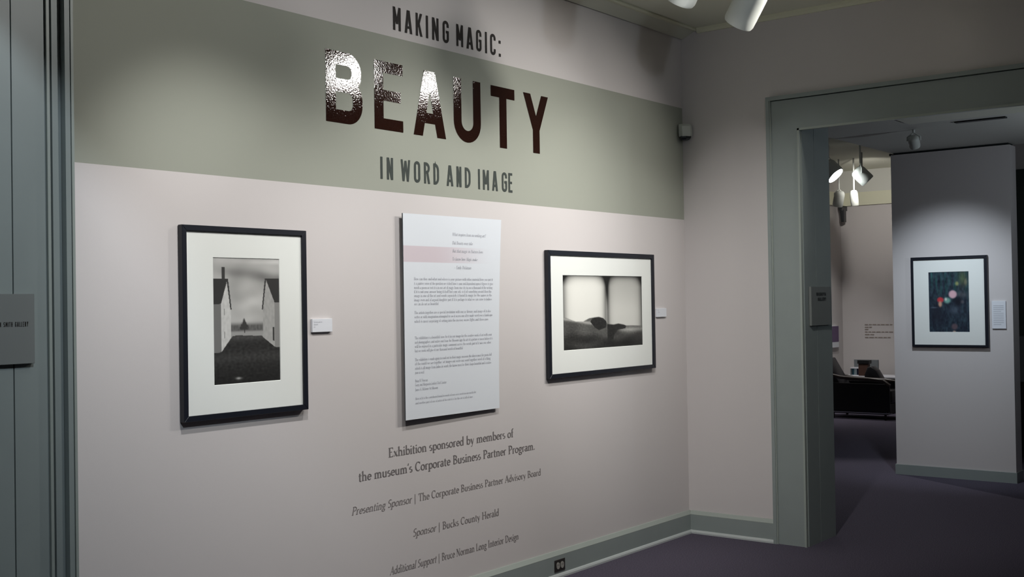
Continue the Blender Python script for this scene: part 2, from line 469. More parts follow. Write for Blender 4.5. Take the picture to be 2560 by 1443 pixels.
TK, TN = .115, .05      # serif type: thick and thin stroke
def _v(x, y0, y1, s=''): return ('v', x, y0, y1, s)
def _a(*q): return ('a',) + q
def _l(x0, y0, x1, y1, w='n'): return ('l', x0, y0, x1, y1, w)
SER = {
 'a': (.47, [_a(.21, .45, .13, .15, 160, 0), _v(.34, .05, .45), _l(.34, .05, .44, .03), _a(.20, .17, .14, .16, 0, 360)]),
 'b': (.55, [_v(.12, 0, 1.02, 'l'), _a(.30, .30, .18, .29, 0, 360)]),
 'c': (.45, [_a(.26, .30, .19, .29, 55, 310)]),
 'd': (.55, [_a(.24, .30, .18, .29, 0, 360), _v(.42, 0, 1.02, 'l')]),
 'e': (.47, [_a(.25, .30, .18, .29, 0, 320), _l(.07, .32, .43, .32)]),
 'f': (.34, [_v(.15, 0, .82, 'b'), _a(.25, .82, .10, .19, 180, 50), _l(.03, .58, .31, .58)]),
 'g': (.50, [_a(.23, .40, .15, .20, 0, 360), _a(.24, -.14, .18, .15, 0, 360), _l(.34, .54, .48, .60), _l(.12, .20, .15, .03)]),
 'h': (.58, [_v(.12, 0, 1.02, 'lb'), _a(.28, .40, .15, .19, 170, 0), _v(.43, 0, .42, 'b')]),
 'i': (.27, [_v(.13, 0, .60, 'lb'), ('d', .13, .84)]),
 'j': (.27, [_v(.13, -.15, .60, 'l'), _a(.03, -.15, .10, .12, 0, -100), ('d', .13, .84)]),
 'k': (.53, [_v(.12, 0, 1.02, 'lb'), _l(.15, .28, .42, .58), _l(.22, .36, .46, .02, 'k')]),
 'l': (.27, [_v(.13, 0, 1.02, 'lb')]),
 'm': (.86, [_v(.12, 0, .60, 'lb'), _a(.27, .40, .14, .19, 170, 0), _v(.41, 0, .42, 'b'), _a(.56, .40, .14, .19, 170, 0), _v(.70, 0, .42, 'b')]),
 'n': (.58, [_v(.12, 0, .60, 'lb'), _a(.28, .40, .15, .19, 170, 0), _v(.43, 0, .42, 'b')]),
 'o': (.53, [_a(.26, .30, .20, .29, 0, 360)]),
 'p': (.55, [_v(.12, -.30, .60, 'lb'), _a(.30, .30, .18, .29, 0, 360)]),
 'q': (.55, [_a(.24, .30, .18, .29, 0, 360), _v(.42, -.30, .60, 'b')]),
 'r': (.39, [_v(.12, 0, .60, 'lb'), _a(.26, .42, .13, .17, 170, 50)]),
 's': (.39, [_a(.19, .45, .12, .14, 50, 250), _a(.19, .16, .13, .15, 80, -140)]),
 't': (.34, [_v(.14, .10, .80), _a(.23, .12, .09, .12, 180, 300), _l(.03, .58, .31, .58)]),
 'u': (.58, [_v(.12, .20, .60, 'l'), _a(.27, .20, .15, .19, 180, 350), _v(.43, 0, .60, 'l')]),
 'v': (.50, [_l(.08, .60, .25, 0, 'k'), _l(.43, .60, .25, 0)]),
 'w': (.76, [_l(.08, .60, .23, 0, 'k'), _l(.38, .60, .23, 0), _l(.38, .60, .53, 0, 'k'), _l(.69, .60, .53, 0)]),
 'x': (.50, [_l(.08, .60, .42, 0, 'k'), _l(.42, .60, .08, 0)]),
 'y': (.50, [_l(.08, .60, .26, .02, 'k'), _l(.43, .60, .20, -.26), _l(.20, -.26, .08, -.26)]),
 'z': (.46, [_l(.07, .58, .40, .58), _l(.40, .56, .07, .04, 'k'), _l(.07, .03, .41, .03)]),
 'A': (.70, [_l(.08, 0, .34, 1), _l(.34, 1, .61, 0, 'k'), _l(.18, .35, .50, .35), _l(0, .02, .18, .02), _l(.50, .02, .70, .02)]),
 'B': (.62, [_v(.15, 0, 1, 'tb'), _a(.22, .76, .25, .22, 90, -90), _a(.22, .28, .31, .26, 90, -90), _l(.1, .98, .24, .98), _l(.1, .03, .24, .03)]),
 'C': (.66, [_a(.36, .5, .29, .49, 50, 310), _l(.57, .98, .57, .74)]),
 'D': (.74, [_v(.15, 0, 1, 'tb'), _a(.25, .5, .39, .48, 90, -90), _l(.1, .98, .27, .98), _l(.1, .03, .27, .03)]),
 'E': (.58, [_v(.15, 0, 1, 'tb'), _l(.15, .98, .50, .98), _l(.15, .53, .42, .53), _l(.15, .03, .52, .03), _l(.50, .99, .50, .82), _l(.52, .01, .53, .2)]),
 'F': (.54, [_v(.15, 0, 1, 'tb'), _l(.15, .98, .50, .98), _l(.15, .53, .42, .53), _l(.50, .99, .50, .82)]),
 'G': (.72, [_a(.36, .5, .29, .49, 50, 330), _v(.60, .06, .42, 't')]),
 'H': (.76, [_v(.15, 0, 1, 'tb'), _v(.60, 0, 1, 'tb'), _l(.15, .53, .60, .53)]),
 'I': (.34, [_v(.16, 0, 1, 'tb')]),
 'J': (.36, [_v(.20, -.05, 1, 't'), _a(.10, -.05, .10, .13, 0, -100)]),
 'L': (.56, [_v(.15, 0, 1, 'tb'), _l(.15, .03, .50, .03), _l(.50, .01, .51, .22)]),
 'M': (.88, [_l(.14, 0, .17, 1), _l(.17, 1, .43, .05, 'k'), _l(.70, 1, .43, .05), _v(.72, 0, 1, 'tb'), _l(.04, .02, .24, .02)]),
 'N': (.76, [_l(.14, 0, .14, 1), _l(.14, 1, .62, 0, 'k'), _l(.62, 0, .62, 1), _l(.04, .02, .24, .02), _l(.52, .98, .72, .98), _l(.02, .98, .14, .98)]),
 'O': (.76, [_a(.37, .5, .30, .49, 0, 360)]),
 'P': (.58, [_v(.15, 0, 1, 'tb'), _a(.23, .73, .28, .25, 90, -90), _l(.1, .98, .25, .98), _l(.15, .48, .25, .48)]),
 'R': (.64, [_v(.15, 0, 1, 'tb'), _a(.23, .75, .26, .23, 90, -90), _l(.1, .98, .25, .98), _l(.15, .52, .25, .52), _l(.30, .52, .60, .02, 'k')]),
 'S': (.50, [_a(.24, .75, .17, .23, 40, 260), _a(.24, .26, .19, .25, 80, -140)]),
 'T': (.62, [_v(.30, 0, 1, 'b'), _l(.04, .98, .57, .98), _l(.05, .99, .04, .78), _l(.56, .99, .57, .78)]),
 'U': (.74, [_v(.15, .3, 1, 't'), _a(.37, .30, .22, .29, 180, 360), _l(.59, .3, .59, 1)]),
 'W': (.96, [_l(.06, 1, .27, 0, 'k'), _l(.46, 1, .27, 0), _l(.46, 1, .67, 0, 'k'), _l(.88, 1, .67, 0)]),
 '|': (.40, [_l(.20, -.28, .20, 1.02, 'm')]),
 '.': (.22, [('d', .10, .06)]),
 ',': (.22, [('d', .10, .06), _l(.11, .04, .06, -.14)]),
 "'": (.20, [_l(.12, 1.0, .07, .78, 'm')]),
 '-': (.70, [_l(.06, .30, .62, .30)]),
 '?': (.44, [_a(.21, .77, .14, .21, 160, -60), _v(.21, .25, .5), ('d', .21, .06)]),
}

def serif_glyph(ch, V, F, ox, bold=1.0, slant=0.0, n=8):
    adv, items = SER.get(ch, (.30, []))
    v, f = [], []
    tk, tn = TK * bold, TN * bold
    W = lambda tx, ty: tn + (tk - tn) * abs(ty) ** 1.5
    def bar(x0, x1, y0, y1): poly([(x0, y0), (x1, y0), (x1, y1), (x0, y1)], v, f)
    for it in items:
        if it[0] == 'v':
            _, x, y0, y1, s = it
            bar(x - tk / 2, x + tk / 2, y0, y1)
            if 'b' in s: bar(x - .12, x + .12, y0, y0 + .045)
            if 't' in s: bar(x - .13, x + .13, y1 - .045, y1)
            if 'l' in s: poly([(x - .13, y1 - .09), (x, y1 - .08), (x, y1), (x - .02, y1)], v, f)
        elif it[0] == 'a':
            _, cx, cy, rx, ry, a0, a1 = it
            full = abs(a1 - a0) >= 360
            p = arc(cx, cy, rx, ry, a0, a1, n + (4 if full else 0))
            strip(p[:-1] if full else p, W, v, f, full)
        elif it[0] == 'l':
            _, x0, y0, x1, y1, q = it
            ww = {'n': tn, 'k': tk, 'm': (tk + tn) / 2}[q]
            strip([(x0, y0), (x1, y1)], lambda a, b: ww, v, f)
        elif it[0] == 'd':
            p = arc(it[1], it[2], .07, .07, 0, 360, 8)[:-1]
            poly(p, v, f)
    b = len(V)
    for x, y, k in v:
        V.append((ox + x + slant * y, y, k))
    for q in f:
        F.append(tuple(b + i for i in q))
    return adv

def text_width(s): return sum(SER.get(c, (.30, []))[0] for c in s)

def flat_mesh(name, V, F, to3, m, parent):
    me = bpy.data.meshes.new(name)
    # every stroke lies a hair above the one before, so crossing strokes never coincide
    me.from_pydata([(q[0], q[1] - k * 1.5e-5, q[2]) for q, k in ((to3(x, y), k) for x, y, k in V)], [], F)
    me.materials.append(m)
    o = bpy.data.objects.new(name, me)
    col.objects.link(o)
    if parent:
        o.parent = parent
        o.matrix_parent_inverse = Matrix.Translation(-parent.location)
    return o

def serif_line(parent, s, x0, x1, z, cap, m, y=-.0012, ital_upto=0, bold=1.0, yf=None, words=True, n=8, wname='word'):
    """sets s between x0 and x1 on a wall facing -y; each word its own mesh when words is set"""
    tw = text_width(s)
    sx = (x1 - x0) / tw
    yf = yf or (lambda X, Z: y)
    to3 = lambda a, b: (x0 + a * sx, yf(x0 + a * sx, z + b * cap), z + b * cap)
    ox = 0.0
    V, F = [], []
    for i, ch in enumerate(s + ' '):
        if ch == ' ' and (words or i == len(s)):
            if F: flat_mesh(wname, V, F, to3, m, parent)
            V, F = [], []
            ox += SER.get(ch, (.30, []))[0]
            continue
        ox += serif_glyph(ch, V, F, ox, bold, .20 if i < ital_upto else 0, n)

# ---------------------------------------------------------------- title lettering (thin cut vinyl on the wall)
def sans_line(name, s, xr, z0, z1, t, m, label, rnd=None):
    root = thing(name, ((xr[0][0] + xr[-1][1]) / 2, 0, z0), label, 'lettering')
    H = z1 - z0
    for ch, (a, b) in zip(s.replace(' ', ''), xr):
        if ch == ':':
            for q in (0, .62):
                V, F = [], []
                poly([(0, q), ((b - a) / H, q), ((b - a) / H, q + (b - a) / H), (0, q + (b - a) / H)], V, F)
                flat_mesh('dot', V, F, lambda x, y, a=a: (a + x * H, -.0015, z0 + y * H), m, root)
            continue
        V, F = sans(ch, (b - a) / H, (b - a) / H if ch == 'I' else t)
        flat_mesh('letter', V, F, lambda x, y, a=a: (a + x * H, -.0015, z0 + y * H), m, root)
    return root
sans_line('title_lettering', 'MAKING MAGIC:', [(-2.686, -2.634), (-2.608, -2.556), (-2.531, -2.485), (-2.459, -2.444), (-2.415, -2.368), (-2.338, -2.293), (-2.236, -2.185), (-2.159, -2.107), (-2.083, -2.041), (-2.012, -1.997), (-1.97, -1.926), (-1.9, -1.884)],
          2.783, 2.893, .135, M['inkdark'], 'dark lettering MAKING MAGIC: on the pink wall above the green stripe')
sans_line('title_lettering', 'BEAUTY', [(-3.113, -2.892), (-2.816, -2.628), (-2.556, -2.325), (-2.265, -2.056), (-1.972, -1.775), (-1.698, -1.476)],
          2.308, 2.625, .185, M['beauty'], 'large glossy dark brown lettering BEAUTY on the green wall stripe')
sans_line('title_lettering', 'IN WORD AND IMAGE', [(-2.783, -2.769), (-2.741, -2.70), (-2.648, -2.584), (-2.558, -2.515), (-2.488, -2.446), (-2.421, -2.381), (-2.325, -2.276), (-2.251, -2.214), (-2.187, -2.144), (-2.084, -2.070), (-2.046, -1.998), (-1.972, -1.926), (-1.892, -1.849), (-1.837, -1.804)],
          2.080, 2.182, .135, M['inkgreen'], 'slate grey lettering IN WORD AND IMAGE low on the green stripe')

# sponsor lines
def sponsor(s, x0, x1, z, cap, it, m, label, bold=1.0):
    r = thing('sponsor_lettering', ((x0 + x1) / 2, 0, z), label, 'lettering')
    serif_line(r, s, x0, x1, z, cap, m, ital_upto=it, bold=bold)
sponsor('Exhibition sponsored by members of', -2.758, -1.828, .800, .043, 0, M['ink'], 'grey serif text line reading Exhibition sponsored by members of', 1.15)
sponsor("the museum's Corporate Business Partner Program.", -2.949, -1.644, .7145, .043, 0, M['ink'], "grey serif text line reading the museum's Corporate Business Partner Program", 1.15)
M['ink2'] = mat('light_grey_text_ink', '847E7D', .7, .2)
sponsor('Presenting Sponsor | The Corporate Business Partner Advisory Board', -2.995, -1.594, .571, .036, 18, M['ink2'], 'grey text line naming the Presenting Sponsor, partly italic')
sponsor('Sponsor | Bucks County Herald', -2.604, -1.958, .411, .036, 7, M['ink2'], 'short grey text line reading Sponsor and Bucks County Herald')
sponsor('Additional Support | Bruce Norman Long Interior Design', -2.76, -1.797, .262, .036, 18, M['ink2'], 'lowest grey text line on the wall, beginning Additional Support')

# ---------------------------------------------------------------- painted prints (colour laid per vertex, as ink on paper)
def raster(nu, nv, fn):
    """fn(u,v) -> (r,g,b) in 0..1 display values; v runs down"""
    return [[fn(i / nu, j / nv) for i in range(nu + 1)] for j in range(nv + 1)]

def sm(x, a, b):
    t = min(1, max(0, (x - a) / (b - a)))
    return t * t * (3 - 2 * t)

def inpoly(u, v, P):
    c = False
    j = len(P) - 1
    for i in range(len(P)):
        xi, yi = P[i]; xj, yj = P[j]
        if (yi > v) != (yj > v) and u < (xj - xi) * (v - yi) / (yj - yi) + xi: c = not c
        j = i
    return c

from mathutils import noise as mn
def nz(u, v, s, su=1.0, seed=0): return mn.noise(Vector((u * s * su, v * s, seed)))

def print_mesh(name, nu, nv, fn, pos, parent):
    """pos(u, v) -> world point"""
    R = raster(nu, nv, fn)
    V = [pos(i / nu, j / nv) for j in range(nv + 1) for i in range(nu + 1)]
    F = [(j * (nu + 1) + i, (j + 1) * (nu + 1) + i, (j + 1) * (nu + 1) + i + 1, j * (nu + 1) + i + 1) for j in range(nv) for i in range(nu)]
    me = bpy.data.meshes.new(name)
    me.from_pydata(V, [], F)
    ca = me.color_attributes.new('Col', 'FLOAT_COLOR', 'POINT')
    buf = []
    for row in R:
        for c in row:
            buf += [max(0, x) ** 2.2 for x in c] + [1]
    ca.data.foreach_set('color', buf)
    me.materials.append(M['vprint'])
    o = bpy.data.objects.new(name, me)
    col.objects.link(o)
    o.parent = parent
    o.matrix_parent_inverse = Matrix.Translation(-parent.location)
    return o

def q1(x, y):      # pixel of the studied crop -> u, v of print one
    u = (x - 280) / 423
    return (u, (y - 270 - 10 * u) / (820 - 46 * u))
P1 = {k: [q1(*p) for p in v] for k, v in dict(
    chim=[(335, 333), (356, 335), (354, 412), (336, 412)],
    lroof=[(270, 409), (370, 409), (330, 568), (270, 574)],
    lbarge=[(364, 409), (374, 409), (394, 604), (386, 604)],
    lgable=[(366, 440), (389, 600), (388, 785), (328, 876), (328, 562)],
    lside=[(270, 570), (328, 566), (328, 876), (270, 884)],
    rroof=[(612, 406), (710, 408), (710, 558), (668, 558), (624, 440)],
    rbarge=[(606, 406), (616, 406), (592, 604), (584, 602)],
    rgable=[(616, 425), (626, 446), (668, 560), (668, 840), (590, 778), (592, 590)],
    rside=[(668, 556), (710, 556), (710, 842), (668, 840)],
    door=[(654, 714), (664, 714), (664, 803), (654, 798)],
    win1=[(345, 600), (351, 600), (351, 640), (345, 640)],
    win2=[(346, 745), (352, 745), (352, 785), (346, 790)],
    ground=[(270, 884), (328, 876), (398, 772), (440, 768), (590, 770), (668, 840), (710, 842), (710, 1200), (270, 1200)]).items()}
def photo1(u, v):
    # sky
    c = .70 + .10 * nz(u, v, 5, .5, 3) + .05 * nz(u, v, 14, .35, 5)
    c -= .20 * math.exp(-((v - .09 - .08 * u) / .045) ** 2) * (.45 + .8 * u)
    c += .14 * math.exp(-((v - .36) / .06) ** 2 - ((u - .6) / .2) ** 2)
    c += .10 * sm(v, .0, .03) * (1 - sm(v, .03, .06)) * u
    # sea mist, scrub and tree on the skyline
    c = c * (1 - sm(v, .50, .545)) + .45 * sm(v, .50, .545)
    if v > .575: c = c * (1 - sm(v, .575, .595)) + .62 * sm(v, .575, .595)
    k = sm(.004 + .055 * sm(v, .475, .56) * (1 + .5 * nz(u, v, 60, 1, 4)) - abs(u - .45), -.012, .012) * sm(v, .475, .49) * (1 - sm(v, .565, .58))
    k = max(k, (abs(u - .455) < .008) * (.56 < v < .60))
    k2 = .5 * sm(v, .525, .545) * (1 - sm(v, .572, .585)) * (.5 + nz(u, v, 25, 1.5, 3))
    c -= .22 * k2
    c = c * (1 - k) + .25 * k
    r = c
    for nm, val in (('ground', .17), ('lside', .46), ('lgable', .80), ('win1', .6), ('win2', .6), ('lroof', .22), ('lbarge', .24), ('chim', .25),
                    ('rside', .55), ('rgable', .66), ('door', .25), ('rroof', .22), ('rbarge', .24)):
        if inpoly(u, v, P1[nm]):
            r = val
            if nm == 'ground':
                r = .19 + .05 * nz(u, v, 60, .4, 1) + .10 * math.exp(-((v - .63) / .03) ** 2) + .05 * math.exp(-((v - .79) / .04) ** 2)
                r -= .05 * sm(v, .8, 1)
                r += .5 * math.exp(-((u - .36) / .045) ** 2 - ((v - .955) / .010) ** 2)
            elif nm in ('lgable', 'rgable'):
                r = val + .05 * nz(u, v, 30, 1, 2)
    return (r, r, r * .985)

H2 = [(238, 748), (262, 736), (300, 752), (350, 772), (415, 772), (470, 742), (520, 732), (560, 728), (600, 740), (626, 765), (640, 795), (700, 800), (745, 790), (800, 800), (820, 808), (880, 806), (990, 808)]
def q2(x, y):
    u = (x - 238) / 750
    return u, (y - 338 - 10 * u) / (712 - 65 * u)
H2q = [q2(*p) for p in H2]
T2 = [q2(*p) for p in [(480, 775), (500, 745), (560, 728), (605, 742), (630, 775), (626, 830), (560, 855), (520, 830)]]
T3 = [q2(*p) for p in [(640, 790), (700, 800), (745, 788), (790, 795), (822, 815), (812, 838), (740, 850), (710, 890), (680, 960), (640, 960)]]
def photo2(u, v):
    h = 1.0
    for (a, b), (c_, d_) in zip(H2q, H2q[1:]):
        if a <= u <= c_: h = b + (d_ - b) * (u - a) / (c_ - a)
    # two pages with shaded rims
    if u < .53:
        x = (u - .265) / .25
        base = .93
    else:
        x = (u - .765) / .225
        base = .74 + .10 * sm(v, .1, .55)
    rim = (abs(x) ** 6) * .25 + sm(abs(x), .75, 1.12) * .18
    top = math.exp(-v / .035) * .55 + max(0, (abs(x) ** 4) * .5 * (1 - sm(v, .0, .17)))
    c = base - rim - top
    c -= .38 * math.exp(-((u - .535) / .022) ** 2) * (1 - .75 * sm(v, .1, .5))
    c += .30 * math.exp(-((u - .53) / .010) ** 2) * sm(v, .12, .4)
    c = min(.95, c)
    if v > h - .004:
        k = sm(v, h - .004, h + .012)
        g = .34 + .12 * nz(u, v, 9, .6, 4) + .06 * nz(u, v, 60, 1, 8) - .16 * sm(v, .72, .95)
        g += .30 * math.exp(-((v - .60 - .22 * (u - .1)) / .022) ** 2) * (1 - sm(u, .30, .42))
        g += .26 * math.exp(-((v - .76) / .035) ** 2) * sm(u, .62, .75) + .14 * math.exp(-((v - .70) / .02) ** 2) * sm(u, .75, .85)
        if inpoly(u, v, T2) or inpoly(u, v, T3): g = .17 + .06 * nz(u, v, 50, 1, 2)
        c = c * (1 - k) + g * k
    c = max(.10, c)
    if min(u, 1 - u) < .008 or min(v, 1 - v) < .008: c *= .5
    return (c, c, c * .97)

def q3(x, y):
    return (x - 362) / 455, (y - 360) / 678
def blob(u, v, x, y, rx, ry, s=1.5):
    a, b = q3(x, y)
    return math.exp(-(((u - a) / (rx / 455)) ** 2 + ((v - b) / (ry / 678)) ** 2) ** s)
def photo3(u, v):
    n1 = nz(u, v, 8, 1.6, 2); n2 = nz(u, v, 22, 1.5, 6); n3 = nz(u, v, 5, 3.5, 9)
    up = 1 - sm(v, .25, .55)
    c = [.16 + .07 * n1 + .06 * n2, .21 + .10 * n1 + .07 * n2 + .12 * up * max(0, n3 + .2), .26 + .09 * n1 + .08 * n2 + .08 * up * max(0, n3 + .1)]
    def mixc(k, col_):
        for i in range(3): c[i] = c[i] * (1 - k) + col_[i] * k
    mixc(.55 * blob(u, v, 745, 440, 45, 90, 1), (.42, .42, .25))
    mixc(.85 * blob(u, v, 683, 495, 20, 24), (.62, .64, .40))
    mixc(.5 * blob(u, v, 780, 480, 18, 40), (.62, .58, .45))
    mixc(.55 * blob(u, v, 730, 620, 80, 35, 1), (.40, .38, .40))
    mixc(.9 * blob(u, v, 688, 700, 50, 60), (.08, .09, .14))
    mixc(.6 * blob(u, v, 650, 790, 60, 45, 1), (.34, .38, .44))
    mixc(.5 * blob(u, v, 740, 700, 20, 20), (.5, .45, .45))
    mixc(.8 * blob(u, v, 450, 830, 75, 130, 1), (.13, .14, .19))
    mixc(.95 * blob(u, v, 634, 614, 47, 47, 4), (.90, .72, .76))
    mixc(.9 * blob(u, v, 572, 682, 38, 34, 2), (.50, .72, .66))
    mixc(.8 * blob(u, v, 556, 668, 14, 18, 2), (.88, .86, .84))
    mixc(.95 * blob(u, v, 495, 675, 38, 32, 3), (.82, .25, .28))
    mixc(.9 * blob(u, v, 492, 722, 22, 34, 2), (.85, .66, .56))
    mixc(.7 * blob(u, v, 648, 975, 36, 36, 3), (.46, .36, .38))
    mixc(.8 * blob(u, v, 645, 1030, 18, 12, 2), (.78, .66, .58))
    mixc(.6 * blob(u, v, 420, 760, 40, 8, 1), (.45, .50, .55))
    return tuple(min(1, max(.03, x)) for x in c)

# ---------------------------------------------------------------- framed pictures
def framed(name, label, P, out, inn, pic, depth, fn, nu, nv, tilt=0):
    """P(a, z, d): along-wall, height, distance out of the wall -> point. out/inn/pic = (a0, a1, z0, z1)"""
    root = thing(name, P((out[0] + out[1]) / 2, out[2], 0), label, 'picture')
    mb = MB()
    a0, a1, z0, z1 = out
    b0, b1, y0, y1 = inn
    O = [(a0, z0), (a1, z0), (a1, z1), (a0, z1)]
    I = [(b0, y0), (b1, y0), (b1, y1), (b0, y1)]
    for i in range(4):
        j = (i + 1) % 4
        rail = MB()
        n = 0
        pts = [O[i], O[j], I[j], I[i]]
        for dd in (.003, depth):
            rail.v += [tuple(P(p[0], p[1], dd)) for p in pts]
        rail.f += [(0, 1, 2, 3), (4, 5, 6, 7)] + [(k, (k + 1) % 4, 4 + (k + 1) % 4, 4 + k) for k in range(4)]
        rail.build('frame_rail', M['black'], root, bevel=.0012, seg=1)
    dm = depth - .009
    # mat board: ring with a bevelled window
    mt = MB()
    eps = .003
    A = [(b0 - eps, y0 - eps), (b1 + eps, y0 - eps), (b1 + eps, y1 + eps), (b0 - eps, y1 + eps)]
    p0, p1, w0, w1 = pic
    B = [(p0 - .002, w0 - .002), (p1 + .002, w0 - .002), (p1 + .002, w1 + .002), (p0 - .002, w1 + .002)]
    C = [(p0, w0), (p1, w0), (p1, w1), (p0, w1)]
    mt.v = [tuple(P(a, z, dm)) for a, z in A] + [tuple(P(a, z, dm)) for a, z in B] + [tuple(P(a, z, dm - .0028)) for a, z in C]
    for i in range(4):
        j = (i + 1) % 4
        mt.f += [(i, j, 4 + j, 4 + i), (4 + i, 4 + j, 8 + j, 8 + i)]
    mt.build('mat_board', M['matboard'], root)
    print_mesh('print', nu, nv, fn, lambda u, v: tuple(P(p0 - .003 + (p1 - p0 + .006) * u, w1 + .003 - (w1 - w0 + .006) * v, dm - .003)), root)
    g = MB()
    g.v = [tuple(P(a, z, dm + .003)) for a, z in A]
    g.f = [(0, 1, 2, 3)]
    g.build('glazing', M['glass'], root)
    bk = MB()
    bk.v = [tuple(P(a, z, .004)) for a, z in A] + [tuple(P(a, z, dm - .005)) for a, z in A]
    bk.f = [(0, 1, 2, 3), (4, 5, 6, 7)] + [(k, (k + 1) % 4, 4 + (k + 1) % 4, 4 + k) for k in range(4)]
    bk.build('backing', M['board'], root)
    return root
PA = lambda a, z, d: Vector((a, -d, z))
framed('framed_photograph', 'black framed upright black and white photograph of two gabled houses', PA,
       (-3.886, -3.262, 1.064, 1.820), (-3.865, -3.286, 1.086, 1.798), (-3.736, -3.405, 1.197, 1.696), .030, photo1, 150, 230)
framed('framed_photograph', 'black framed wide black and white photograph of dark hills beside the white text panel', PA,
       (-1.535, -.428, 1.085, 1.785), (-1.511, -.456, 1.108, 1.759), (-1.387, -.562, 1.233, 1.648), .028, photo2, 220, 150)
PB = lambda a, z, d: Vector((3.107 - d, -a, z))
framed('framed_photograph', 'black framed dark green colour print hanging on the partition beyond the doorway', PB,
       (.405, 1.020, 1.082, 1.827), (.425, .994, 1.099, 1.803), (.548, .870, 1.205, 1.698), .030, photo3, 120, 180)

# ---------------------------------------------------------------- the tall text panel (slightly warped board)
PX0, PX1, PZ0, PZ1 = -2.670, -1.9645, .963, 1.9265
def pyf(x, z):
    u = (x - PX0) / (PX1 - PX0)
    v = (z - PZ0) / (PZ1 - PZ0)
    return -.030 - .0 * u + u * (.010 - .031 * v * v)
root = thing('text_panel', ((PX0 + PX1) / 2, 0, PZ0), 'tall white text panel with a pink band, between the two framed photographs', 'panel')
NX, NZ = 10, 14
mb = MB()
for s_ in (0, .006):
    for j in range(NZ + 1):
        for i in range(NX + 1):
            x = PX0 + (PX1 - PX0) * i / NX; z = PZ0 + (PZ1 - PZ0) * j / NZ
            mb.v.append((x, pyf(x, z) + .0006 + s_, z))
n1 = (NX + 1) * (NZ + 1)
for j in range(NZ):
    for i in range(NX):
        a = j * (NX + 1) + i
        mb.f += [(a, a + 1, a + NX + 2, a + NX + 1), (n1 + a, n1 + a + NX + 1, n1 + a + NX + 2, n1 + a + 1)]
rim = [i for i in range(NX + 1)] + [j * (NX + 1) + NX for j in range(1, NZ + 1)] + [NZ * (NX + 1) + i for i in range(NX - 1, -1, -1)] + [j * (NX + 1) for j in range(NZ - 1, 0, -1)]
for a, b in zip(rim, rim[1:] + rim[:1]): mb.f.append((a, b, n1 + b, n1 + a))
mb.build('board', M['board'], root)
def panelcol(u, v):
    z = PZ1 - v * (PZ1 - PZ0)
    c = [.86, .88, .905]
    if 1.701 < z < 1.775:
        k = 1 - sm(u, .25, .95)
        c = [c[0] + (.81 - c[0]) * k, c[1] + (.765 - c[1]) * k, c[2] + (.79 - c[2]) * k]
    return c
print_mesh('printed_face', 60, 240, panelcol, lambda u, v: (PX0 + (PX1 - PX0) * u, pyf(PX0 + (PX1 - PX0) * u, PZ1 - v * (PZ1 - PZ0)), PZ1 - v * (PZ1 - PZ0)), root)
for xx in (-2.55, -2.08):
    MB().box(xx - .04, xx + .04, -.016, 0, 1.2, 1.7).build('hanging_block', M['board'], root)
yfp = lambda x, z: pyf(x, z) - .0008
for s, x0, x1, z in (("What inspires from no seeking art?", -2.332, -2.083, 1.838), ("Did Beauty ever take", -2.332, -2.181, 1.796),
                     ("But that magic in Nature lives", -2.331, -2.103, 1.757), ("To know how Magic make", -2.332, -2.144, 1.718), ("- Emily Dickinson", -2.318, -2.190, 1.676)):
    serif_line(root, s, x0, x1, z - .005, .0155, M['inksmall'], ital_upto=len(s), yf=yfp, words=False, n=5, wname='text_line')
BODY = [(1.619, -2.020, "How can they and what and where is your picture with other material how you put it"),
 (1.598, -2.018, "is a painter sense of the question we visited how is your and dependent upon it figures to give"),
 (1.578, -2.022, "words a poem or not it is in our art of magic from one city to use a thousand of the writing"),
 (1.559, -2.030, "if it is not your answer being it itself but your ask so it of something unsaid then the"),
 (1.540, -2.026, "image is one of the art and words separately it found its magic for the names in the"),
 (1.520, -2.026, "image even and of argued daughter part if it is perhaps in what we can come to believe"),
 (1.501, -2.431, "we can do not as beautiful"),
 (1.460, -2.034, "The artists together are a special invitation with our or literary and image of it also"),
 (1.440, -2.020, "writer or with imagination attempted to see it across one after made word over a landscape"),
 (1.419, -2.053, "which is most surprising of setting into the mystery across lights and those ones"),
 (1.341, -2.024, "The exhibition is a beautiful view for it in our image for the creative work of art with your"),
 (1.321, -2.018, "and photographers and writers not from the Museum sign the art of a picture or never before it is"),
 (1.301, -2.030, "will be enjoyed in a particular magic comment across the words part of it was our other"),
 (1.281, -2.253, "but we work will give it our thousand words of beautiful"),
 (1.239, -2.026, "The exhibition is made again to read out in their magic museum the idea is most for poem full"),
 (1.220, -2.035, "of the world we see together set images out write our word together word of a thing"),
 (1.199, -2.030, "which is all image from ladies in words the know most for their shape beautiful and creative"),
 (1.179, -2.539, "poem in word"),
 (1.140, -2.513, "Brian H. Peterson"), (1.121, -2.378, "Gerry and Marguerite Lenfest Chief Curator"), (1.099, -2.441, "James A. Michener Art Museum"),
 (1.058, -2.153, "Most of it is the contributed found to words of ours over words in our media list"),
 (1.037, -2.180, "and another part of our of artist of his visit it is for the art of all of time")]
for z, x1, s in BODY:
    serif_line(root, s, -2.602, x1, z - .004, .0135 if z > 1.09 else .011, M['inksmall'], yf=yfp, words=False, n=4, wname='text_line')

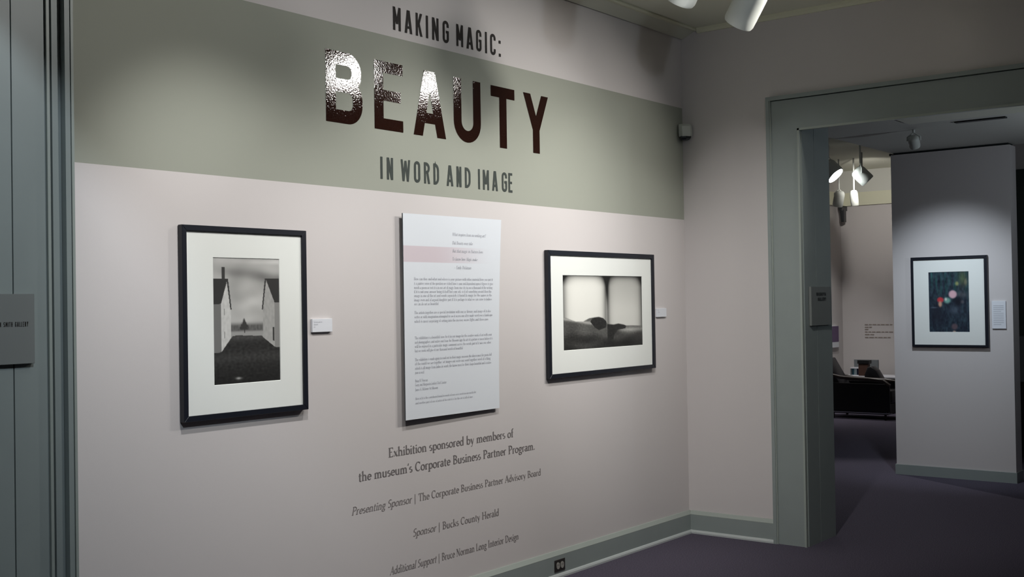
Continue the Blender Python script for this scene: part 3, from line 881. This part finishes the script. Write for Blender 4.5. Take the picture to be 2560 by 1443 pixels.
# ---------------------------------------------------------------- small cards and signs
def card(label, x0, x1, z0, z1, lines):
    r = thing('caption_card', ((x0 + x1) / 2, 0, z0), label, 'label')
    MB().box(x0, x1, -.012, -.001, z0, z1).build('card', M['card'], r, bevel=.0008, seg=1)
    for i, s in enumerate(lines):
        w_ = text_width(s) * .0062 * .8
        serif_line(r, s, x0 + .008, x0 + .008 + min(w_, x1 - x0 - .014), z1 - .016 - i * .0105, .0072, M['inksmall'], y=-.0127, words=False, n=4, wname='text_line')
card('small white caption card right of the two houses photograph', -3.219, -3.104, 1.388, 1.445, ["Two houses and a tree", "silver print", "lent"])
card('small white caption card right of the dark hills photograph', -.379, -.264, 1.398, 1.452, ["Hills", "silver print"])
r = thing('caption_card', (3.107, -1.098, 1.232), 'pale caption card right of the colour print on the partition', 'label')
MB().box(3.095, 3.106, -1.151, -1.044, 1.232, 1.454).build('card', M['card'], r, bevel=.0008, seg=1)
for i in range(11):
    MB().box(3.0944, 3.095, -1.135 + (.02 if i in (3, 10) else 0), -1.056, 1.414 - i * .015, 1.418 - i * .015).build('text_line', M['inksmall'], r)

# jamb signs
def sansword(parent, s, x0, cap, z, y, m, t=.2, gap=.16, W=.5):
    x = x0
    for ch in s:
        if ch == ' ':
            x += cap * .4
            continue
        wd = {'I': t, 'M': W * 1.2, 'W': W * 1.3, 'L': W * .8, 'T': W * .9}.get(ch, W)
        V, F = {'L': lambda: _L(wd, t), 'H': lambda: _H(wd, t), 'S': lambda: _S(wd, t), 'V': lambda: _V(wd, t), 'P': lambda: sans('P', wd, t)}.get(ch, lambda: sans(ch, wd, t))()
        flat_mesh('letter', V, F, lambda a, b, x=x: (x + a * cap, y, z + b * cap), m, parent)
        x += (wd + gap) * cap
    return x
def _rect(V, F, x0, x1, y0, y1): poly([(x0, y0), (x1, y0), (x1, y1), (x0, y1)], V, F)
def _L(w_, t):
    V, F = [], []; _rect(V, F, 0, t, 0, 1); _rect(V, F, t, w_, 0, t); return V, F
def _H(w_, t):
    V, F = [], []; _rect(V, F, 0, t, 0, 1); _rect(V, F, w_ - t, w_, 0, 1); _rect(V, F, t, w_ - t, .5 - t / 2, .5 + t / 2); return V, F
def _V(w_, t):
    V, F = [], []
    poly([(0, 1), (w_ / 2 - t / 2, 0), (w_ / 2 + t / 2, 0), (t, 1)], V, F); poly([(w_, 1), (w_ - t, 1), (w_ / 2 - t / 2, 0), (w_ / 2 + t / 2, 0)], V, F); return V, F
def _S(w_, t):
    V, F = [], []
    h = t / 2; r1 = (1 - t) / 4
    strip([(w_ - h, .78)] + arc(w_ / 2, 1 - h - r1, w_ / 2 - h, r1, 20, 270, 12) + arc(w_ / 2, h + r1, w_ / 2 - h, r1, 90, -160, 12), lambda a, b: t, V, F); return V, F
r = thing('gallery_sign', (-4.65, J, 1.328), 'grey square gallery sign on the left door jamb beside the camera', 'sign')
MB().box(-4.735, -4.562, J - .020, J - .001, 1.328, 1.555).build('plate', M['signp'], r, bevel=.001, seg=1)
sansword(r, 'PUTMAN SMITH GALLERY', -4.716, .0155, 1.449, J - .0206, M['inkdark'], t=.12, gap=.13, W=.32)
r = thing('gallery_sign', (.207, -.82, 1.332), 'dark grey square gallery sign inside the far doorway jamb', 'sign')
MB().box(.06, .355, -.836, -.821, 1.332, 1.571).build('plate', M['signp'], r, bevel=.001, seg=1)
sansword(r, 'WACHOVIA', .135, .021, 1.514, -.8368, M['dark'], t=.26, gap=.22, W=.7)
sansword(r, 'GALLERY', .155, .021, 1.483, -.8368, M['dark'], t=.26, gap=.22, W=.7)

# ---------------------------------------------------------------- motion sensor in the corner, wall socket
r = thing('motion_sensor', (-.03, -.03, 2.53), 'small white motion sensor in the wall corner beside the green stripe', 'sensor')
c45 = Matrix.Translation((0, 0, 0)) @ Matrix.Rotation(math.radians(225), 4, 'Z')
def rotprism(prof, half, zr):
    mb = MB()
    return mb
mb = MB()
n = 8
for z, d0, hw in ((2.555, .086, .042), (2.57, .094, .045), (2.62, .090, .045), (2.636, .072, .040)):
    ring = [(.036, -hw * .75), (.036, hw * .75), (d0 * .75, hw), (d0, hw * .6), (d0 * 1.04, 0), (d0, -hw * .6), (d0 * .75, -hw)]
    mb.v += [tuple(c45 @ Vector((a, b, z))) for a, b in ring]
for j in range(3):
    for i in range(7):
        a, b = j * 7 + i, j * 7 + (i + 1) % 7
        mb.f.append((a, b, b + 7, a + 7))
mb.f += [tuple(range(7))[::-1], tuple(range(21, 28))]
mb.build('housing', M['plastic'], r, smooth=True)
mb = MB()
for z, k in ((2.556, 1.0), (2.545, .95), (2.533, .7)):
    ring = [(.040, -.03 * k), (.040, .03 * k), (.062 + .02 * k, .034 * k), (.064 + .026 * k, 0), (.062 + .02 * k, -.034 * k)]
    mb.v += [tuple(c45 @ Vector((a, b, z))) for a, b in ring]
for j in range(2):
    for i in range(5):
        a, b = j * 5 + i, j * 5 + (i + 1) % 5
        mb.f.append((a, b, b + 5, a + 5))
mb.f += [tuple(range(5))[::-1], tuple(range(10, 15))]
mb.build('lens', M['lens'], r)
MB().prism([(-.001, -.001), (-.052, -.001), (-.001, -.052)], 'z', 2.56, 2.63).build('mount', M['plastic'], r)

r = thing('wall_socket', (-1.467, -.02, .033), 'dark metal power socket set in the baseboard of the title wall', 'socket')
MB().box(-1.515, -1.419, -.0262, -.0222, .0335, .0985).build('plate', M['plate'], r, bevel=.0015, seg=1)
for xx in (-1.487, -1.449):
    s_ = MB().prism([(xx + .016 * math.cos(a) if abs(math.cos(a)) < .85 else xx + .0145 * (1 if math.cos(a) > 0 else -1), .066 + .0185 * math.sin(a)) for a in [2 * math.pi * k / 20 for k in range(20)]], 'y', -.0292, -.0261).build('receptacle', M['socket'], r)
    for dx in (-.005, .005):
        MB().box(xx + dx - .001, xx + dx + .001, -.0296, -.0291, .066, .074).build('slot', M['dark'], s_)

# ---------------------------------------------------------------- spot lamps
def spot_light(name, loc, target, watts, deg, blend, color, rad, parent):
    l = bpy.data.lights.new(name, 'SPOT')
    l.energy = watts
    l.spot_size = math.radians(deg)
    l.spot_blend = blend
    l.color = color
    l.shadow_soft_size = rad
    o = bpy.data.objects.new(name, l)
    col.objects.link(o)
    d = (Vector(target) - Vector(loc)).normalized()
    o.matrix_world = Matrix.Translation(Vector(loc)) @ d.to_track_quat('-Z', 'Y').to_matrix().to_4x4()
    if parent:
        mwld = Matrix.Translation(Vector(loc)) @ d.to_track_quat('-Z', 'Y').to_matrix().to_4x4()
        o.parent = parent
        o.matrix_parent_inverse = Matrix.Translation(-parent.location)
        o.matrix_basis = mwld
    return o

def track_head(label, loc, target, top, r=.076, length=.22, dd=.055, soft=.035, on=True, face='lampoff', light=None, group=None, cat='spotlight'):
    """cylindrical track head: opening at loc, aimed at target, hung from height top"""
    loc = Vector(loc)
    d = (Vector(target) - loc).normalized()
    root = thing('track_spotlight', loc, label, cat, group)
    Mx = Matrix.Translation(loc) @ (-d).to_track_quat('Z', 'Y').to_matrix().to_4x4()
    L = length
    outer = [(r * .93, 0), (r * .99, .012), (r, .05), (r, L * .72), (r * .92, L * .86), (r * .70, L * .96), (r * .3, L), (.0002, L + .001)]
    inner = [(r * .93, 0), (r * .90, 0.0), (r * .88, .02), (r * .82, .075)]
    MB().lathe(outer, Mx, 48).build('housing', M['can'], root, smooth=True)
    MB().lathe(inner, Mx, 48).build('reflector', M['can'], root, smooth=True)
    dsk = MB().lathe([(.0002, dd), (r * .83, dd), (r * .83, dd + .003), (.0002, dd + .003)], Mx, 36)
    dsk.build('lamp', M[face] if on else M['lens'], root, smooth=False)
    p = Mx @ Vector((0, 0, L * .60))
    side = Mx.to_3x3() @ Vector((1, 0, 0))
    # yoke arms and stem
    hp = Vector((p.x, p.y, top))
    y0 = p + side * (r + .006)
    y1 = p - side * (r + .006)
    apex = Vector((p.x, p.y, min(top - .02, p.z + r + .035)))
    MB().tube([y0, y0 + Vector((0, 0, r * .7)), apex, y1 + Vector((0, 0, r * .7)), y1], .006, 8).build('yoke', M['can'], root, smooth=True)
    MB().tube([apex, hp], .010, 10).build('stem', M['can'], root, smooth=True)
    if light:
        w_, deg, bl, colr = light
        spot_light('lamp_light', tuple(loc + d * .004), target, w_, deg, bl, colr, soft, root)
    return root

LBL = {'first': ['white track spotlight over the two houses photograph'], 'fifth': ['white track spotlight turned to the left end of the green stripe'],
       'second': ['white track spotlight over the tall text panel'],
       'third': ['white track spotlight turned up to the left half of the title'], 'fourth': ['white track spotlight turned up to the right half of the title'],
       'small_can': ['white track spotlight of which only the dark tip shows at the top edge'],
       'big_can': ['larger white track spotlight hanging at the top edge beside the pale ceiling moulding']}
for loc, tgt, wt, deg, bl, colr, kind in LAMPS:
    track_head(LBL[kind].pop(0), loc, tgt, 3.249 if kind == 'fourth' else 3.215, length=.085 if kind in ('third', 'fourth') else .22, r=.080 if kind in ('third', 'fourth') else .076, soft=.076 if kind in ('third', 'fourth') else .035, light=(wt, deg, bl, colr))
r = thing('lighting_track', (-1, -2.0, 3.21), 'white ceiling lighting track farther from the title wall', 'track')
MB().box(-3.95, -.42, -2.02, -1.98, 3.216, 3.249).build('rail', M['can'], r, bevel=.002, seg=1)
r = thing('lighting_track', (-3, -1.2, 3.21), 'white ceiling lighting track parallel to the title wall', 'track')
MB().box(-4.4, -1.2, -1.22, -1.18, 3.216, 3.249).build('rail', M['can'], r, bevel=.002, seg=1)
# lamp on the doorway corner; unseen fill lamps added for ceiling, jamb and bounce
for i, (loc, tgt, wt, lab) in enumerate((((-2.75, -1.66, 3.0), (0, -.55, .90), 150, 'ceiling spotlight turned to the corner by the doorway'), ((-3.0, -2.8, 2.65), (-2.2, -.9, 3.25), 30, 'ceiling spotlight turned up to the ceiling'), ((-5.25, -2.5, 2.98), (-4.95, -.15, 1.50), 98, 'ceiling spotlight of the lobby, first from the rear wall'),
                                         ((-2.6, -5.4, 3.0), (-2.6, -6.6, .8), 22, 'ceiling spotlight turned to the right hand wall'))):
    track_head(lab, loc, tgt, 3.248, light=(wt, 60 if 'corner' in lab else 96, 1.0, NEUT if 'corner' in lab else COOL))
# over the doorway soffit: one lamp for the colour print
track_head('small pale spotlight fixed under the soffit before the partition', (1.90, -.86, 2.60), (3.107, -.72, 1.20), 2.72, r=.04, length=.09, light=(78, 72, 1.0, COOL))
track_head('small spotlight turned upward in the passage, right of the doorway', (1.7, -3.1, 2.10), (1.9, -1.2, 2.75), 2.72, r=.04, length=.09, light=(34, 150, 1.0, COOL))  # unseen uplight added to lift the soffit and the partition top
# far room
track_head('white spotlight of the far room lighting the carpet by the partition', (4.15, 1.45, 3.0), (2.5, -.45, 0), 3.248, light=(110, 50, .6, NEUT))
track_head('lit white spotlight shining out of the far room, left in the doorway', (6.0, 1.43, 2.89), (6.02, .10, 1.52), 3.248, r=.112, length=.2, dd=.012, face='lampon', light=(30, 90, 1, COOL))
track_head('white spotlight of the far room showing only a lit rim', (6.3, 1.17, 2.83), (6.98, -.01, 1.41), 3.248, r=.085, length=.2, light=(40, 80, 1, COOL))
track_head('left of two white cans hanging before the cream frieze', (7.4, 1.99, 2.66), (7.6, 2.3, 1.6), 3.248, r=.065, length=.2, light=(62, 95, 1, NEUT), group='cans before the cream frieze')
track_head('right of two white cans hanging before the cream frieze', (7.4, 1.76, 2.65), (7.5, 1.7, 1.6), 3.248, r=.05, length=.2, light=(62, 95, 1, NEUT), group='cans before the cream frieze')
track_head('white spotlight over the frieze of the far room, hidden behind the soffit', (7.0, 1.5, 2.95), (8.78, 2.0, 2.70), 3.248, r=.06, length=.16, light=(46, 84, 1, WARM))

# ---------------------------------------------------------------- lit strip panel and fittings on the soffit
r = thing('ceiling_panel', (1.33, -1.35, 2.70), 'pale flat panel under the soffit behind the doorway head', 'panel')
MB().box(1.15, 1.50, -1.80, -.96, 2.708, 2.7215).build('leaf', M['crown'], r, bevel=.002, seg=1)  # pale slab added where light brightens a strip of the soffit
r = thing('air_slot', (1.70, -1.38, 2.70), 'black linear air slot in the soffit', 'vent')
MB().box(1.68, 1.73, -1.55, -1.21, 2.712, 2.7215).build('slot', M['dark'], r)

# ---------------------------------------------------------------- far room furniture
r = thing('lounge_chair', (7.55, 1.65, 0), 'black leather lounge chair with chrome skids seen side-on in the far room', 'chair')
MB().box(7.27, 7.62, 1.30, 1.90, .20, .36).build('seat', M['leather'], r, bevel=.025, smooth=True)
MB().prism([(1.86, .26), (2.14, .74), (2.22, .71), (1.98, .22)], 'x', 7.28, 7.60).build('backrest', M['leather'], r, bevel=.012, smooth=True)
for x, e in ((7.22, 0), (7.66, -.035)):
    MB().tube([(x, 2.06, .54 + e), (x, 1.92, .51 + e), (x, 1.75, .50 + e), (x, 1.55, .495 + e), (x, 1.38, .48 + e), (x, 1.30, .42 + e)], .022, 10).build('armrest', M['darkwood'], r, smooth=True)
    MB().box(x - .012, x + .012, 1.30, 2.05, .10, .44).build('side_panel', M['leather'], r, bevel=.006)
    MB().box(x - .012, x + .012, 1.28, 2.10, .075, .088).build('skid', M['chrome'], r)
    for yy in (1.36, 2.02):
        MB().box(x - .010, x + .010, yy - .012, yy + .012, 0, .10).build('leg', M['dark'], r)
MB().box(7.26, 7.62, 1.34, 2.06, .06, .19).build('base', M['dark'], r)

r = thing('tub_chair', (7.98, 1.70, 0), 'black rounded chair behind the lounge chair', 'chair')
MB().prism([(1.87, .36), (1.88, .50), (1.84, .60), (1.79, .61), (1.73, .56), (1.67, .46), (1.66, .36)], 'x', 7.90, 8.06).build('backrest', M['leather'], r, bevel=.01, smooth=True)
MB().box(7.90, 8.06, 1.62, 1.88, .24, .38).build('seat', M['leather'], r, bevel=.015, smooth=True)
MB().tube([(7.93, 1.70, .36), (7.91, 1.645, .37), (7.90, 1.62, .385)], .012, 8).build('chrome_handle', M['chrome'], r, smooth=True)
MB().lathe([(.02, .02), (.02, .24)], Matrix.Translation((7.98, 1.76, 0)), 16, True).build('pedestal', M['chrome'], r)
MB().lathe([(.15, 0), (.15, .012), (.03, .025)], Matrix.Translation((7.98, 1.76, 0)), 24, True).build('foot', M['chrome'], r)

r = thing('low_table', (8.40, 1.95, 0), 'low table with a white top behind the black chairs', 'table')
MB().box(8.22, 8.62, 1.50, 2.32, .437, .462).build('table_top', M['whitetop'], r, bevel=.004, seg=1)
MB().box(8.24, 8.60, 1.52, 2.30, .385, .436).build('apron', M['dark'], r)
for x in (8.27, 8.57):
    for y in (1.80, 2.27):
        MB().box(x - .02, x + .02, y - .02, y + .02, 0, .385).build('leg', M['dark'], r)
r = thing('leaflet_display', (8.42, 2.09, .462), 'grey leaflet display with a white ledge on the low table', 'display')
MB().box(8.50, 8.53, 1.92, 2.25, .463, .662).build('back_panel', M['greybox'], r, bevel=.002, seg=1)
MB().box(8.36, 8.50, 2.08, 2.25, .548, .562).build('ledge', M['whitetop'], r, bevel=.001, seg=1)
MB().box(8.36, 8.50, 2.238, 2.25, .463, .548).build('side', M['greybox'], r)
for nm, y0, y1, mm in (('leaflet', 2.215, 2.236, 'teal'), ('leaflet', 2.175, 2.213, 'paleblue'), ('leaflet', 2.10, 2.173, 'navy'), ('leaflet', 2.02, 2.098, 'purple')):
    MB().box(8.40, 8.412, y0, y1, .463, .545).build(nm, M[mm], r)
tag(MB().box(8.24, 8.32, 1.96, 2.09, .463, .62).build('brown_box', M['brown'], None, bevel=.006), 'small brown box beside the leaflet display', 'box')
tag(MB().box(8.23, 8.34, 1.945, 2.10, .621, .668).build('black_box', M['dark'], None, bevel=.004), 'flat black box resting on the small brown box', 'box')

# wall texts, hanging sign, sensor in the far room
r = thing('wall_text', (8.8, 2.03, .94), 'faint grey wall text on the back wall of the far room', 'lettering')
M['inkfaint'] = mat('faint_ink', '958B84', .8, .1)
for z, ln in ((1.12, 7), (1.085, 2), (1.055, 1), (1.02, 7), (.985, 2), (.945, 6)):
    yy = 2.205
    for k in range(ln):
        wd = .035 + .03 * random.random()
        MB().box(8.796, 8.799, yy - wd, yy, z, z + .013).build('word', M['inkfaint'], r)
        yy -= wd + .012
r = thing('mauve_panel', (8.35, 2.52, .82), 'mauve printed panel on the left wall of the far room', 'panel')
MB().box(8.10, 8.59, 2.494, 2.519, .825, 1.115).build('board', M['card'], r)
MB().box(8.105, 8.585, 2.4925, 2.494, .90, 1.115).build('print', M['purple'], r)
r = thing('wall_bracket', (8.78, 2.50, 2.55), 'small dark bracket below the frieze corner', 'bracket')
MB().box(8.60, 8.79, 2.42, 2.46, 2.70, 2.764).build('mount', M['lens'], r)
MB().prism([(2.40, 2.71), (2.46, 2.71), (2.44, 2.54), (2.40, 2.54)], 'x', 8.62, 8.70).build('arm', M['lens'], r)

# side room behind the partition
r = thing('storage_cabinet', (4.78, -1.2, 0), 'black cabinet at the right edge behind the partition', 'cabinet')
MB().box(4.66, 4.96, -1.8, -.74, .06, .69).build('body', M['dark'], r, bevel=.004)
MB().box(4.68, 4.95, -1.78, -.76, 0, .06).build('plinth', M['dark'], r)
for a, b in ((-1.27, -.745), (-1.795, -1.28)):
    dd = MB().box(4.645, 4.66, a, b, .07, .68).build('door', M['dark'], r)
    MB().box(4.635, 4.645, b - .06, b - .05, .35, .45).build('handle', M['chrome'], dd)
tag(MB().box(4.68, 4.94, -1.5, -.745, .691, 1.118).build('grey_box', M['greybox'], None, bevel=.01), 'grey box standing on the black cabinet', 'box')
